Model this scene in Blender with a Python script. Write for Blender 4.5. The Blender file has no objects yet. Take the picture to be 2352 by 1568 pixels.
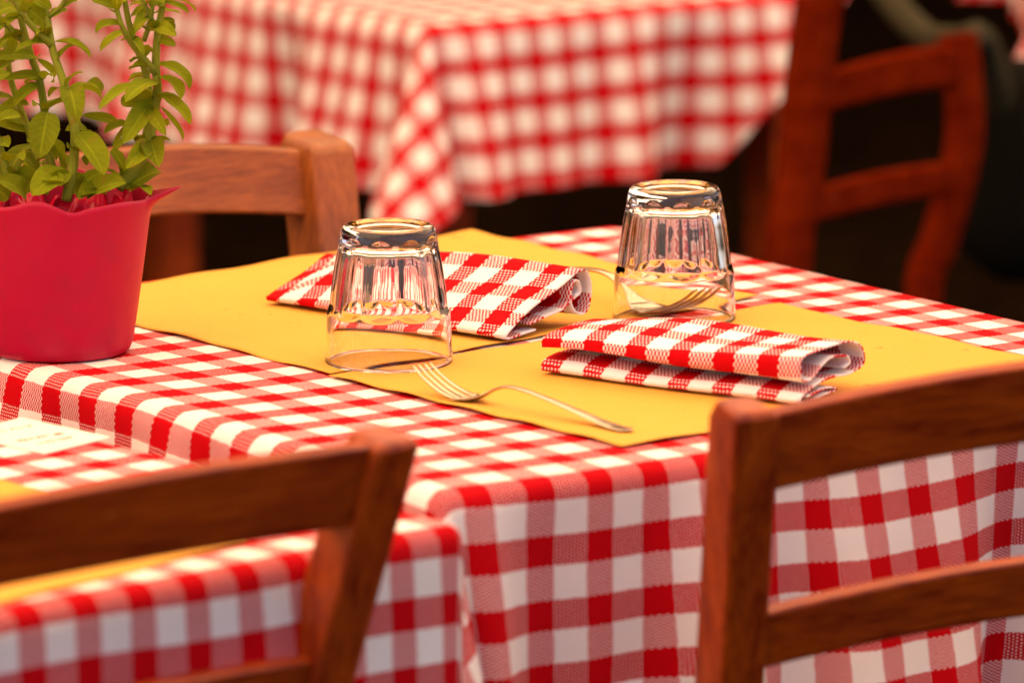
import bpy, math, random
from mathutils import Vector, Matrix
R = math.radians
sc = bpy.context.scene

# ------------------------------------------------------------------ camera
PITCH, YAW = R(10.65), R(145.15)
CAM = Vector((2.8812, -1.9769, 1.4880))
FW = Vector((math.cos(PITCH)*math.cos(YAW), math.cos(PITCH)*math.sin(YAW), -math.sin(PITCH)))
RT = Vector((math.sin(YAW), -math.cos(YAW), 0))
UP = RT.cross(FW)
cd = bpy.data.cameras.new('camera'); cam = bpy.data.objects.new('camera', cd)
sc.collection.objects.link(cam); sc.camera = cam
M = Matrix.Identity(4)
for i in range(3):
    M[i][0] = RT[i]; M[i][1] = UP[i]; M[i][2] = -FW[i]; M[i][3] = CAM[i]
cam.matrix_world = M
cd.sensor_width = 36; cd.lens = 229.6; cd.clip_start = .05; cd.clip_end = 200
cd.dof.use_dof = True; cd.dof.focus_distance = 3.95; cd.dof.aperture_fstop = 6.6

# ------------------------------------------------------------------ world and sun
SUN_EL, SUN_AZ = R(58), R(200)      # azimuth of the sun in the xy plane, from +x
w = bpy.data.worlds.new('World'); sc.world = w; w.use_nodes = True
nt = w.node_tree; nt.nodes.clear()
bg = nt.nodes.new('ShaderNodeBackground'); out = nt.nodes.new('ShaderNodeOutputWorld')
sky = nt.nodes.new('ShaderNodeTexSky'); sky.sky_type = 'NISHITA'; sky.sun_disc = False
sky.sun_elevation = SUN_EL; sky.sun_rotation = R(90)-SUN_AZ; sky.dust_density = 6.0
bg.inputs[1].default_value = .14
wm = nt.nodes.new('ShaderNodeMix'); wm.data_type = 'RGBA'; wm.blend_type = 'MULTIPLY'; wm.inputs[0].default_value = 1
wm.inputs[7].default_value = (1, .80, .74, 1)      # warm tint laid over the sky so the fill light turns warm
nt.links.new(sky.outputs[0], wm.inputs[6]); nt.links.new(wm.outputs[2], bg.inputs[0]); nt.links.new(bg.outputs[0], out.inputs[0])
ld = bpy.data.lights.new('sun', 'SUN'); sun = bpy.data.objects.new('sun', ld); sc.collection.objects.link(sun)
ld.energy = 5.0; ld.angle = R(.53); ld.color = (1, .93, .82)
sd = Vector((math.cos(SUN_EL)*math.cos(SUN_AZ), math.cos(SUN_EL)*math.sin(SUN_AZ), math.sin(SUN_EL)))
sun.rotation_euler = sd.to_track_quat('Z', 'Y').to_euler(); sun.location = (0, 0, 6)
sc.view_settings.view_transform = 'Standard'; sc.view_settings.look = 'None'
sc.view_settings.exposure = 1.88; sc.view_settings.gamma = 1
sc.cycles.max_bounces = 14; sc.cycles.transmission_bounces = 14; sc.cycles.transparent_max_bounces = 12
sc.cycles.sample_clamp_indirect = 6.0

# ------------------------------------------------------------------ helpers
def at(x, y, z=.75):            # photo point on the horizontal plane z
    d = FW + RT*((x-1176)/15000) + UP*((784-y)/15000)
    return CAM + d*((z-CAM.z)/d.z)
def at_depth(x, y, D):          # photo point at a distance D
    return CAM + (FW + RT*((x-1176)/15000) + UP*((784-y)/15000))*D
C = sc.collection
def tag(o, label=None, cat=None, group=None, kind=None):
    if label: o['label'] = label
    if cat: o['category'] = cat
    if group: o['group'] = group
    if kind: o['kind'] = kind
    return o
def empty(name, loc=(0, 0, 0), rz=0):
    o = bpy.data.objects.new(name, None); C.objects.link(o); o.location = loc; o.rotation_euler = (0, 0, rz); return o
def mesh(name, V, Fc, mat, parent=None, uv=None, smooth=True):
    m = bpy.data.meshes.new(name); m.from_pydata([tuple(v) for v in V], [], Fc)
    if uv is not None:
        l = m.uv_layers.new(name='UVMap')
        for lp in m.loops: l.data[lp.index].uv = uv[lp.vertex_index]
    if smooth:
        for p in m.polygons: p.use_smooth = True
    m.materials.append(mat)
    o = bpy.data.objects.new(name, m); C.objects.link(o)
    if parent: o.parent = parent
    return o
def grid_faces(nu, nv, close_u=False, close_v=False, off=0):
    f = []
    for i in range(nu if close_u else nu-1):
        for j in range(nv if close_v else nv-1):
            a = i*nv+j; b = ((i+1) % nu)*nv+j; c = ((i+1) % nu)*nv+(j+1) % nv; d = i*nv+(j+1) % nv
            f.append((a+off, b+off, c+off, d+off))
    return f
class MB:
    def __init__(s): s.V = []; s.F = []; s.U = []
    def loft(s, rings, caps=True):
        off = len(s.V); n = len(rings[0])
        for r in rings: s.V += [Vector(p) for p in r]
        for i in range(len(rings)-1):
            for j in range(n):
                k = (j+1) % n
                s.F.append((off+i*n+j, off+i*n+k, off+(i+1)*n+k, off+(i+1)*n+j))
        if caps:
            s.F.append(tuple(off+j for j in reversed(range(n))))
            s.F.append(tuple(off+(len(rings)-1)*n+j for j in range(n)))
    def tube(s, pts, rad, n=10, caps=True):
        pts = [Vector(p) for p in pts]; rings = []; side = None
        for i, p in enumerate(pts):
            t = (pts[min(i+1, len(pts)-1)]-pts[max(i-1, 0)]).normalized()
            if side is None:
                side = t.orthogonal().normalized()
            side = (side - t*side.dot(t)).normalized(); b = t.cross(side)
            r = rad[i] if isinstance(rad, (list, tuple)) else rad
            rings.append([p + side*(r*math.cos(2*math.pi*k/n)) + b*(r*math.sin(2*math.pi*k/n)) for k in range(n)])
        s.loft(rings, caps)
    def build(s, name, mat, parent=None, smooth=True, bevel=0):
        o = mesh(name, s.V, s.F, mat, parent, uv=s.U if len(s.U) == len(s.V) else None, smooth=smooth)
        if bevel:
            b = o.modifiers.new('bevel', 'BEVEL'); b.width = bevel; b.segments = 3; b.limit_method = 'ANGLE'; b.angle_limit = R(35)
            wn = o.modifiers.new('wn', 'WEIGHTED_NORMAL'); wn.keep_sharp = True
        return o
def lerp(a, b, t): return a+(b-a)*t
def sstep(a, b, x):
    t = min(1, max(0, (x-a)/(b-a))); return t*t*(3-2*t)
def interp(x, xs, ys):
    if x <= xs[0]: return ys[0]
    for i in range(1, len(xs)):
        if x <= xs[i]:
            return lerp(ys[i-1], ys[i], (x-xs[i-1])/(xs[i]-xs[i-1]))
    return ys[-1]
def spline(P, n):                # Catmull-Rom through the points
    P = [Vector(p) for p in P]; Q = [P[0]*2-P[1]]+P+[P[-1]*2-P[-2]]; o = []
    for i in range(1, len(Q)-2):
        for k in range(n):
            t = k/n; a, b, c, d = Q[i-1:i+3]
            o.append(.5*((2*b)+(c-a)*t+(2*a-5*b+4*c-d)*t*t+(3*b-a-3*c+d)*t*t*t))
    o.append(P[-1]); return o

# ------------------------------------------------------------------ materials
class N:
    def __init__(s, name):
        s.m = bpy.data.materials.new(name); s.m.use_nodes = True; s.t = s.m.node_tree
        s.b = s.t.nodes['Principled BSDF']; s.o = s.t.nodes['Material Output']
    def n(s, typ, **kw):
        x = s.t.nodes.new('ShaderNode'+typ)
        for k, v in kw.items():
            if isinstance(k, str) and k.startswith('i_'): x.inputs[int(k[2:])].default_value = v
            else: setattr(x, k, v)
        return x
    def l(s, a, b): s.t.links.new(a, b)
    def math(s, op, a, b=None):
        x = s.n('Math', operation=op)
        for i, v in enumerate((a, b)):
            if v is None: continue
            if isinstance(v, (int, float)): x.inputs[i].default_value = v
            else: s.l(v, x.inputs[i])
        return x.outputs[0]
    def mix(s, f, a, b):
        x = s.n('Mix', data_type='RGBA')
        for i, v in ((0, f), (6, a), (7, b)):
            if isinstance(v, tuple): x.inputs[i].default_value = (*v, 1)
            elif isinstance(v, (int, float)): x.inputs[i].default_value = v
            else: s.l(v, x.inputs[i])
        return x.outputs[2]
    def noise(s, scale, det=3, vec=None, rough=.5):
        x = s.n('TexNoise'); x.inputs['Scale'].default_value = scale; x.inputs['Detail'].default_value = det
        x.inputs['Roughness'].default_value = rough
        if vec is not None: s.l(vec, x.inputs['Vector'])
        return x
    def bump(s, h, strength, dist):
        x = s.n('Bump'); x.inputs['Strength'].default_value = strength; x.inputs['Distance'].default_value = dist
        s.l(h, x.inputs['Height']); s.l(x.outputs[0], s.b.inputs['Normal'])

def gingham(name, threads=11, red=(.50, .0, .004), white=(.84, .82, .80), rows=1, red_bounce=.75):
    g = N(name)
    uv = g.n('UVMap'); uv.uv_map = 'UVMap'
    sep = g.n('SeparateXYZ'); 
    wob = g.noise(7, 2, uv.outputs[0])
    sub = g.n('VectorMath', operation='SUBTRACT'); g.l(wob.outputs['Color'], sub.inputs[0]); sub.inputs[1].default_value = (.5, .5, .5)
    scl = g.n('VectorMath', operation='SCALE'); g.l(sub.outputs[0], scl.inputs[0]); scl.inputs['Scale'].default_value = .035
    add = g.n('VectorMath', operation='ADD'); g.l(uv.outputs[0], add.inputs[0]); g.l(scl.outputs[0], add.inputs[1])
    g.l(add.outputs[0], sep.inputs[0])
    u, v = sep.outputs[0], sep.outputs[1]
    tn = threads*2
    iu = g.math('FLOOR', g.math('MULTIPLY', u, tn)); iv = g.math('FLOOR', g.math('MULTIPLY', v, tn))
    def stripe(i):               # white around whole numbers of the period
        return g.math('LESS_THAN', g.math('ABSOLUTE', g.math('SUBTRACT', g.math('FRACT', g.math('ADD', g.math('DIVIDE', i, tn), .0)), .5)), .25)
    su, sv = stripe(iu), stripe(iv)     # 1 = red thread
    par = g.math('MODULO', g.math('ABSOLUTE', g.math('ADD', iu, g.math('FLOOR', g.math('DIVIDE', iv, rows)))), 2)
    eu = g.math('MODULO', g.math('ABSOLUTE', g.math('ADD', iu, g.math('FLOOR', g.math('DIVIDE', iv, 2)))), 2); ev = g.math('MODULO', g.math('ABSOLUTE', iv), 2)
    dot = g.math('MULTIPLY', g.math('MULTIPLY', eu, ev), g.math('SUBTRACT', 1, sv))      # white weft showing through the red stripe
    mixed = g.math('MAXIMUM', g.math('MULTIPLY', su, g.math('SUBTRACT', 1, dot)), g.math('MULTIPLY', sv, par))
    ns = g.noise(2.2, 4, uv.outputs[0]); ns2 = g.noise(90, 2, uv.outputs[0])
    wv = g.mix(ns.outputs[0], white, tuple(c*.93 for c in white))
    rv = g.mix(ns2.outputs[0], tuple(c*.8 for c in red), tuple(min(1, c*1.15) for c in red))
    xo = g.math('ABSOLUTE', g.math('SUBTRACT', su, sv))      # pale yarn painted pink at crossings, as lit by bounce from red threads
    wv = g.mix(g.math('MULTIPLY', xo, red_bounce), wv, (.68, .40, .39))
    col = g.mix(mixed, wv, rv)
    g.l(col, g.b.inputs['Base Color'])
    g.b.inputs['Roughness'].default_value = .85; g.b.inputs['Specular IOR Level'].default_value = .08
    # weave relief: threads rise in a checker
    fu = g.math('ABSOLUTE', g.math('SINE', g.math('MULTIPLY', u, math.pi*tn)))
    fv = g.math('ABSOLUTE', g.math('SINE', g.math('MULTIPLY', v, math.pi*tn)))
    h = g.math('ADD', g.math('MULTIPLY', g.math('MULTIPLY', fu, fv), .7), g.math('MULTIPLY', par, .3))
    g.bump(h, .35, .0006)
    return g.m
CLOTH = gingham('gingham_cloth', 18, rows=2, white=(.84, .80, .75))
NAPKIN = gingham('gingham_napkin', 12, rows=2, red_bounce=.35, red=(.54, .001, .004))

def wood_mat(name, dark, light, rough=.42, spec=.28, up=False):
    g = N(name); tc = g.n('TexCoord'); mp = g.n('Mapping'); g.l(tc.outputs['Object'], mp.inputs[0])
    mp.inputs['Scale'].default_value = (9, 9, 1.6) if up else (9, 1.6, 9)
    n1 = g.noise(7, 6, mp.outputs[0], .6)
    mp2 = g.n('Mapping'); g.l(tc.outputs['Object'], mp2.inputs[0]); mp2.inputs['Scale'].default_value = (45, 45, 2.2) if up else (45, 2.2, 45)
    n2 = g.noise(9, 4, mp2.outputs[0], .7)
    n3 = g.noise(14, 3, tc.outputs['Object'])
    f = g.math('ADD', g.math('MULTIPLY', n1.outputs[0], .5), g.math('MULTIPLY', n2.outputs[0], .5))
    cr = g.n('ValToRGB'); g.l(f, cr.inputs[0])
    cr.color_ramp.elements[0].position = .38; cr.color_ramp.elements[0].color = (*dark, 1)
    cr.color_ramp.elements[1].position = .63; cr.color_ramp.elements[1].color = (*light, 1)
    n4 = g.noise(120, 4, tc.outputs['Object'], .6); n5 = g.noise(11, 2, tc.outputs['Object'])
    wr = g.math('MULTIPLY', g.math('GREATER_THAN', n4.outputs[0], .68), g.math('GREATER_THAN', n5.outputs[0], .56))
    g.l(g.mix(g.math('MULTIPLY', wr, .6), cr.outputs[0], (.45, .20, .07)), g.b.inputs['Base Color'])
    rr = g.math('ADD', g.math('MULTIPLY', n3.outputs[0], .22), rough-.1); g.l(rr, g.b.inputs['Roughness'])
    g.b.inputs['Coat Weight'].default_value = .12 if spec else 0; g.b.inputs['Coat Roughness'].default_value = .15; g.b.inputs['Specular IOR Level'].default_value = spec
    g.bump(n2.outputs[0], .25, .0006)
    return g.m
WOOD = wood_mat('brown_wood', (.16, .010, .0003), (.46, .072, .002))
WOODP = wood_mat('worn_wood', (.17, .038, .006), (.36, .105, .016), .4)
WOOD_UP = wood_mat('brown_wood_upright', (.16, .010, .0003), (.46, .072, .002), up=True)
WOODP_UP = wood_mat('worn_wood_upright', (.17, .038, .006), (.36, .105, .016), .4, up=True)
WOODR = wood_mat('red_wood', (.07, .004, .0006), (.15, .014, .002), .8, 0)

def plain(name, col, rough=.6, metal=0, nz=.1, scale=20, spec=.5, bump=0):
    g = N(name); tc = g.n('TexCoord'); n = g.noise(scale, 4, tc.outputs['Object'])
    c = g.mix(n.outputs[0], tuple(x*(1-nz) for x in col), tuple(min(1, x*(1+nz)) for x in col))
    g.l(c, g.b.inputs['Base Color']); g.b.inputs['Roughness'].default_value = rough
    g.b.inputs['Metallic'].default_value = metal; g.b.inputs['Specular IOR Level'].default_value = spec
    if bump: g.bump(n.outputs[0], bump, .002)
    return g.m
def paper_mat():
    g = N('yellow_paper'); tc = g.n('TexCoord')
    n1 = g.noise(6, 4, tc.outputs['Object']); n2 = g.noise(420, 3, tc.outputs['Object'], .8); n3 = g.noise(70, 2, tc.outputs['Object'])
    c = g.mix(n1.outputs[0], (.72, .355, .045), (.80, .41, .06))
    sp = g.n('ValToRGB'); g.l(n2.outputs[0], sp.inputs[0]); sp.color_ramp.elements[0].position = .3; sp.color_ramp.elements[1].position = .42
    sp.color_ramp.elements[0].color = (.84, .78, .62, 1); sp.color_ramp.elements[1].color = (1, 1, 1, 1)
    n9 = g.noise(55, 1, tc.outputs['Object']); n10 = g.noise(260, 1, tc.outputs['Object'])
    spk = g.math('MULTIPLY', g.math('GREATER_THAN', n9.outputs[0], .70), g.math('GREATER_THAN', n10.outputs[0], .62))
    c = g.mix(g.math('MULTIPLY', spk, .5), c, (.25, .10, .02))
    n11 = g.noise(2.5, 5, tc.outputs['Object'], .7); c = g.mix(g.math('MULTIPLY', n11.outputs[0], .35), c, (.60, .25, .028))
    n12 = g.noise(30, 2, tc.outputs['Object'], .5); stn = g.math('MULTIPLY', g.math('GREATER_THAN', n12.outputs[0], .735), .30); c = g.mix(stn, c, (.42, .17, .02))
    mu = g.n('Mix', data_type='RGBA', blend_type='MULTIPLY'); mu.inputs[0].default_value = 1
    g.l(c, mu.inputs[6]); g.l(sp.outputs[0], mu.inputs[7]); g.l(mu.outputs[2], g.b.inputs['Base Color'])
    g.b.inputs['Roughness'].default_value = .75; g.b.inputs['Specular IOR Level'].default_value = .25
    g.bump(g.math('ADD', n3.outputs[0], g.math('MULTIPLY', n2.outputs[0], .3)), .2, .001); return g.m
PAPER = paper_mat()
GLASS = N('clear_glass'); GLASS.b.inputs['Transmission Weight'].default_value = 1; GLASS.b.inputs['Roughness'].default_value = .0
GLASS.b.inputs['IOR'].default_value = 1.43; GLASS.b.inputs['Base Color'].default_value = (.995, .998, .995, 1); GLASS = GLASS.m
STEEL = plain('steel', (.50, .41, .29), .24, 1, .04, 60)
def pot_mat(name, col, rough):
    g = N(name); tc = g.n('TexCoord'); n = g.noise(14, 3, tc.outputs['Object'])
    n2 = g.noise(38, 5, tc.outputs['Object'], .65); sm = g.n('ValToRGB'); g.l(n2.outputs[0], sm.inputs[0]); sm.color_ramp.elements[0].position = .52; sm.color_ramp.elements[1].position = .72
    g.l(g.mix(g.math('MULTIPLY', sm.outputs[0], .35), g.mix(n.outputs[0], tuple(c*.82 for c in col), col), tuple(c*.5+.02 for c in col)), g.b.inputs['Base Color'])
    g.l(g.math('ADD', rough-.1, g.math('MULTIPLY', n2.outputs[0], .25)), g.b.inputs['Roughness'])
    g.b.inputs['Specular IOR Level'].default_value = .3
    g.bump(n.outputs[0], .1, .002); return g.m
POT = pot_mat('magenta_plastic', (.50, .0, .036), .48)
FOIL = pot_mat('red_film', (.70, .006, .04), .12)
SOIL = plain('soil', (.03, .02, .012), .95, 0, .4, 80, bump=.6)
def leaf_mat(name, a, b):
    g = N(name); tc = g.n('TexCoord'); n = g.noise(90, 4, tc.outputs['Object'], .6); n2 = g.noise(420, 2, tc.outputs['Object']); oi = g.n('ObjectInfo')
    c = g.mix(n.outputs[0], a, b)
    c = g.mix(g.math('MULTIPLY', oi.outputs['Random'], .45), c, tuple(q*.45 for q in a))
    uv = g.n('UVMap'); sp = g.n('SeparateXYZ'); g.l(uv.outputs[0], sp.inputs[0]); av_ = g.math('ABSOLUTE', sp.outputs[1])
    mid = g.math('LESS_THAN', av_, .07)
    side = g.math('GREATER_THAN', g.math('SINE', g.math('MULTIPLY', g.math('SUBTRACT', sp.outputs[0], g.math('MULTIPLY', av_, .28)), 42)), .90)
    vein = g.math('MULTIPLY', g.math('MAXIMUM', mid, g.math('MULTIPLY', side, .4)), .22)
    c = g.mix(vein, c, tuple(min(1, q*1.7+.01) for q in b))
    old = g.math('GREATER_THAN', g.math('ADD', n.outputs[0], g.math('MULTIPLY', av_, .12)), .70)
    c = g.mix(g.math('MULTIPLY', old, .5), c, (.30, .17, .02))
    tr = g.n('BsdfTranslucent'); mx = g.n('MixShader'); mx.inputs[0].default_value = .35
    g.l(c, g.b.inputs['Base Color']); g.l(c, tr.inputs[0]); g.l(g.b.outputs[0], mx.inputs[1]); g.l(tr.outputs[0], mx.inputs[2])
    g.l(mx.outputs[0], g.o.inputs[0])
    g.b.inputs['Roughness'].default_value = .8; g.b.inputs['Specular IOR Level'].default_value = .15
    g.bump(g.math('ADD', n2.outputs[0], g.math('MULTIPLY', vein, -2)), .4, .0012); return g.m
LEAF = leaf_mat('leaf_green', (.15, .205, .002), (.36, .40, .006))
STEM = leaf_mat('stem_green', (.20, .25, .01), (.32, .35, .03))
CARD = plain('card_paper', (.82, .76, .66), .6, 0, .02, 30)
INK = plain('faded_ink', (.16, .06, .04), .7, 0, .1, 30)
HAIR = plain('pale_fuzz', (.42, .46, .16), .6)

# ------------------------------------------------------------------ ground
def ground_mat():
    g = N('dark_cobbles'); tc = g.n('TexCoord'); vo = g.n('TexVoronoi'); vo.feature = 'DISTANCE_TO_EDGE'; vo.inputs['Scale'].default_value = 9
    g.l(tc.outputs['Object'], vo.inputs['Vector']); n = g.noise(3, 5, tc.outputs['Object'])
    m = g.math('MULTIPLY', g.math('MINIMUM', vo.outputs[0], .08), 12)
    c = g.mix(n.outputs[0], (.003, .0016, .0007), (.016, .008, .003)); c2 = g.mix(m, (.002, .001, .001), c)
    g.l(c2, g.b.inputs['Base Color']); g.b.inputs['Roughness'].default_value = 1; g.b.inputs['Specular IOR Level'].default_value = 0; g.bump(m, .6, .01); return g.m
GR = 60
g0 = mesh('ground', [(-GR, -GR, 0), (GR, -GR, 0), (GR, GR, 0), (-GR, GR, 0)], [(0, 1, 2, 3)], ground_mat(), smooth=False)
tag(g0, kind='structure')

# ------------------------------------------------------------------ tablecloths
def loop_curve(A, B, n=400):
    ed = Vector((1, 1, 0)).normalized(); et = Vector((-1, 1, 0)).normalized(); P = []
    for i in range(n+1):
        t = i/n; h = ed*(A*math.sin(math.pi*t)**2) - et*(B*math.sin(2*math.pi*t))
        P.append((h+Vector((0, 0, -1))).normalized())
    L = [0]
    for i in range(n): L.append(L[-1]+(P[i+1]-P[i]).length)
    return P, L
def fold_dir(B):
    lo, hi = .2, 3
    for _ in range(40):
        m = (lo+hi)/2
        if loop_curve(m, B)[1][-1] > math.pi/2: hi = m
        else: lo = m
    P, L = loop_curve(lo, B); T = L[-1]
    def f(phi):
        s = phi/(math.pi/2)*T
        a, b = 0, len(L)-1
        while b-a > 1:
            m = (a+b)//2
            if L[m] <= s: a = m
            else: b = m
        return P[a].lerp(P[b], (s-L[a])/max(1e-9, L[b]-L[a]))
    return f
def tablecloth(origin, rz, lx, ly, z, drop, per, phase, mat, step=.0055, rad=.011, pleat=.006, seed=1, bow=.16, dropfn=None, swing=0.0, warp=.06, straight=(), face=None, vfn=None):
    """cloth over a table top spanning 0..lx, 0..ly in its own frame, hanging on every side"""
    rnd = random.Random(seed); F = fold_dir(bow)
    ph = [rnd.uniform(0, 6.28) for _ in range(16)]
    def axis(l):
        n = int(math.ceil((l+2*drop)/step)); return [-drop+(l+2*drop)*i/n for i in range(n+1)]
    A, Bx = axis(lx), axis(ly); V = []; UVs = []
    r0 = rad*math.pi/2
    for a in A:
        a0 = a
        for b in Bx:
            a = a0
            sx = 1 if a > lx/2 else -1; sy = 1 if b > ly/2 else -1
            ea = (a-lx if sx > 0 else -a)+rad; eb = (b-ly if sy > 0 else -b)+rad
            ca = (lx-rad if sx > 0 else rad); cb = (ly-rad if sy > 0 else rad)
            wob = .22*(.0011*math.sin(a*21+ph[0]+b*9)+.0009*math.sin(b*27+ph[1]-a*13)+.0005*math.sin(a*55+b*41+ph[2]))
            if ea <= 0 and eb <= 0:
                p = Vector((a, b, z+wob))
            else:
                if dropfn:
                    k = dropfn(a, b)
                    if ea > 0: ea *= k; a = (lx-rad+ea if sx > 0 else rad-ea)
                    if eb > 0: eb *= k; b = (ly-rad+eb if sy > 0 else rad-eb)
                if ea > 0 and eb > 0:
                    r = math.hypot(ea, eb); phi = math.atan2(eb, ea)
                    oh = Vector((math.cos(phi), math.sin(phi), 0)); c = Vector((0, 0, -1)) if (sx, sy) in straight else F(phi)
                    base = Vector((ca, cb, z))
                    if r < r0:
                        q = oh*(rad*math.sin(r/rad)) + Vector((0, 0, -rad*(1-math.cos(r/rad))))
                    else:
                        q = oh*rad + Vector((0, 0, -rad)) + c*(r-r0)
                        q.x += swing*(r-r0)*math.sin(2*phi)*-1*sx; q.y += -swing*(r-r0)*math.sin(2*phi)*-1
                    p = base + Vector((q.x*sx, q.y*sy, q.z))
                else:
                    if ea > 0: e, s, cs = ea, b, min(b, ly-b)
                    else: e, s, cs = eb, a, min(a, lx-a)
                    if e < r0: o_, dz = rad*math.sin(e/rad), -rad*(1-math.cos(e/rad))
                    else: o_, dz = rad, -rad-(e-r0)
                    i = 3 if ea > 0 else 6
                    wv = (.55*math.sin(s*2*math.pi/.155+ph[i])+.35*math.sin(s*2*math.pi/.087+ph[i+1]+e*3)+.5*math.sin(s*2*math.pi/.31+ph[i+2]))
                    amp = pleat*min(1.6, (max(0, e-.01)/.12))**1.1*sstep(-.0, .035, cs)
                    o_ += amp*(wv+.6)
                    p = Vector((ca+sx*o_, b, z+dz+wob*.5)) if ea > 0 else Vector((a, cb+sy*o_, z+dz+wob*.5))
            V.append(p)
            wu = warp*(math.sin(a*17+b*8+ph[10])+.6*math.sin(b*31+ph[11])); wv2 = warp*(math.sin(b*15-a*9+ph[12])+.6*math.sin(a*29+ph[13]))
            pu, pv = per if isinstance(per, tuple) else (per, per); fp_ = face or pu
            def run(q, l, p_): return (q/fp_ if q < 0 else (q/p_ if q < l else l/p_+(q-l)/fp_))
            vv = run(b, ly, pv)+phase[1] if not vfn else vfn(b)
            UVs.append((run(a, lx, pu)+phase[0]+wu, vv+wv2))
    ca_, sa_ = math.cos(rz), math.sin(rz)
    V = [Vector((origin[0]+v.x*ca_-v.y*sa_, origin[1]+v.x*sa_+v.y*ca_, v.z)) for v in V]
    f = [q[::-1] for q in grid_faces(len(A), len(Bx))]
    f = [q for q in grid_faces(len(A), len(Bx))]
    o = mesh('tablecloth', V, f, mat, uv=UVs)
    return o
P = .038
# main table: near corner is at (0, -.018)
TX0, TX1, TY0, TY1 = -.655, .010, -.024, .572
AN = at(984, 994.5)
def vmain(b):                    # the weave is stretched a little near the long edge
    a_ = AN.y-TY0
    return -a_/.0412+b/.0357 if b < 0 else ((b-a_)/.0412 if b < a_ else ((b-a_)/.0364 if b < TY1-TY0 else (TY1-TY0-a_)/.0364+(b-(TY1-TY0))/.0357))
mc = tablecloth((TX0, TY0), 0, TX1-TX0, TY1-TY0, .7500, .26, (.0408, .0372), (-(AN.x-TX0)/.0408, -(AN.y-TY0)/.0372), CLOTH, step=.0048, seed=4, swing=.02, face=.0357, pleat=.021, bow=.25, vfn=vmain)
tag(mc, 'red and white gingham tablecloth under the two upturned glasses', 'tablecloth', 'red gingham tablecloths')
# near-left table, turned a few degrees
T2R = R(8.0)
def t2(x, y): return (.076+x*math.cos(T2R)-y*math.sin(T2R), -.050+x*math.sin(T2R)+y*math.cos(T2R))
L2 = .66
o2 = t2(-L2, -L2)
nc = tablecloth(o2, T2R, L2, L2, .7500, .26, (.0420, .0362), (.80, .62), CLOTH, step=.0055, seed=9, straight=((1, 1),), face=.037)
tag(nc, 'gingham tablecloth in the lower left with a small white card on it', 'tablecloth', 'red gingham tablecloths')
# background table
def dfar(a, b): return 1 - .93*min(1, max(0, (b-.30)/.15))
bc = tablecloth((-2.633, 1.007), 0, 1.10, .455, .750, .138, .0330, (.2, .1), CLOTH, step=.0080, rad=.012, pleat=.022, seed=5, bow=.24, warp=.04, dropfn=dfar)
tag(bc, 'out of focus gingham tablecloth hanging over the table at the back', 'tablecloth', 'red gingham tablecloths')

# tables below the cloths
def table(o, rz, lx, ly, label, grp='square wooden tables under gingham cloths'):
    root = empty('wooden_table', (o[0], o[1], 0), rz); tag(root, label, 'table', grp)
    def bxm(x0, x1, y0, y1, z0, z1):
        m = MB(); m.loft([[(x0, y0, z), (x1, y0, z), (x1, y1, z), (x0, y1, z)] for z in (z0, z1)]); return m
    bxm(.013, lx-.013, .013, ly-.013, .722, .7465).build('table_top', WOOD, root, smooth=False)
    for x in (.03, lx-.07):
        for y in (.03, ly-.07):
            bxm(x, x+.04, y, y+.04, .0, .722).build('leg', WOOD, root, smooth=False)
    return root
table((TX0, TY0), 0, TX1-TX0, TY1-TY0, 'wooden table under the cloth that carries the glasses and fork')
table(o2, T2R, L2, L2, 'wooden table under the lower left gingham cloth')
table((-2.633, 1.007), 0, 1.10, .455, 'wooden table under the blurred cloth at the back')

# ------------------------------------------------------------------ paper mats
def mat_sheet(c, label, z=.7525, seed=1, droop=None, nx=70):
    """c: four corners (x, y), in order"""
    rnd = random.Random(seed); p1, p2, p3, p4 = [rnd.uniform(0, 6) for _ in range(4)]
    top = []; n = nx
    for i in range(n+1):
        for j in range(n+1):
            s, t = i/n, j/n
            x = (1-s)*(1-t)*c[0][0]+s*(1-t)*c[1][0]+s*t*c[2][0]+(1-s)*t*c[3][0]
            y = (1-s)*(1-t)*c[0][1]+s*(1-t)*c[1][1]+s*t*c[2][1]+(1-s)*t*c[3][1]
            ed = min(s, t, 1-s, 1-t); k = 1-sstep(0, .10, ed)
            zz = z+.0005+.0006*k*(1+math.sin(s*13+p1)*math.sin(t*11+p2))+.0006*k*math.sin(s*31+p3)*math.cos(t*29+p4)
            if droop: zz += droop(x, y, s, t)
            top.append(Vector((x, y, zz)))
    f = grid_faces(n+1, n+1)
    o = mesh('paper_placemat', top, f, PAPER)
    sm = o.modifiers.new('thick', 'SOLIDIFY'); sm.thickness = .0005; sm.offset = 1
    tag(o, label, 'placemat', 'yellow paper placemats'); return o
def droopf(x, y, s, t):
    e = max(0, x+.016); return -9*e*e
mat_sheet([(-.305, .109), (-.036, .130), (-.069, .490), (-.338, .470)], 'yellow paper placemat under the fork and the stacked folded napkin', .7508, 3, droopf)
def droop2(x, y, s, t):
    e = max(0, -.645-x); return -.3*e*e
mat_sheet([(-.622, .096), (-.309, .113), (-.372, .478), (-.680, .470)], 'yellow paper placemat reaching the back edge of the table behind the first glass', .7504, 5, droop2)
m2c = [at(-330, 1020), at(570, 1250), at(-60, 1406), at(-950, 1190)]
mat_sheet([(p.x, p.y) for p in m2c], 'yellow paper placemat seen above and below the top rail of the near left chair', .7504, 8)

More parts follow.
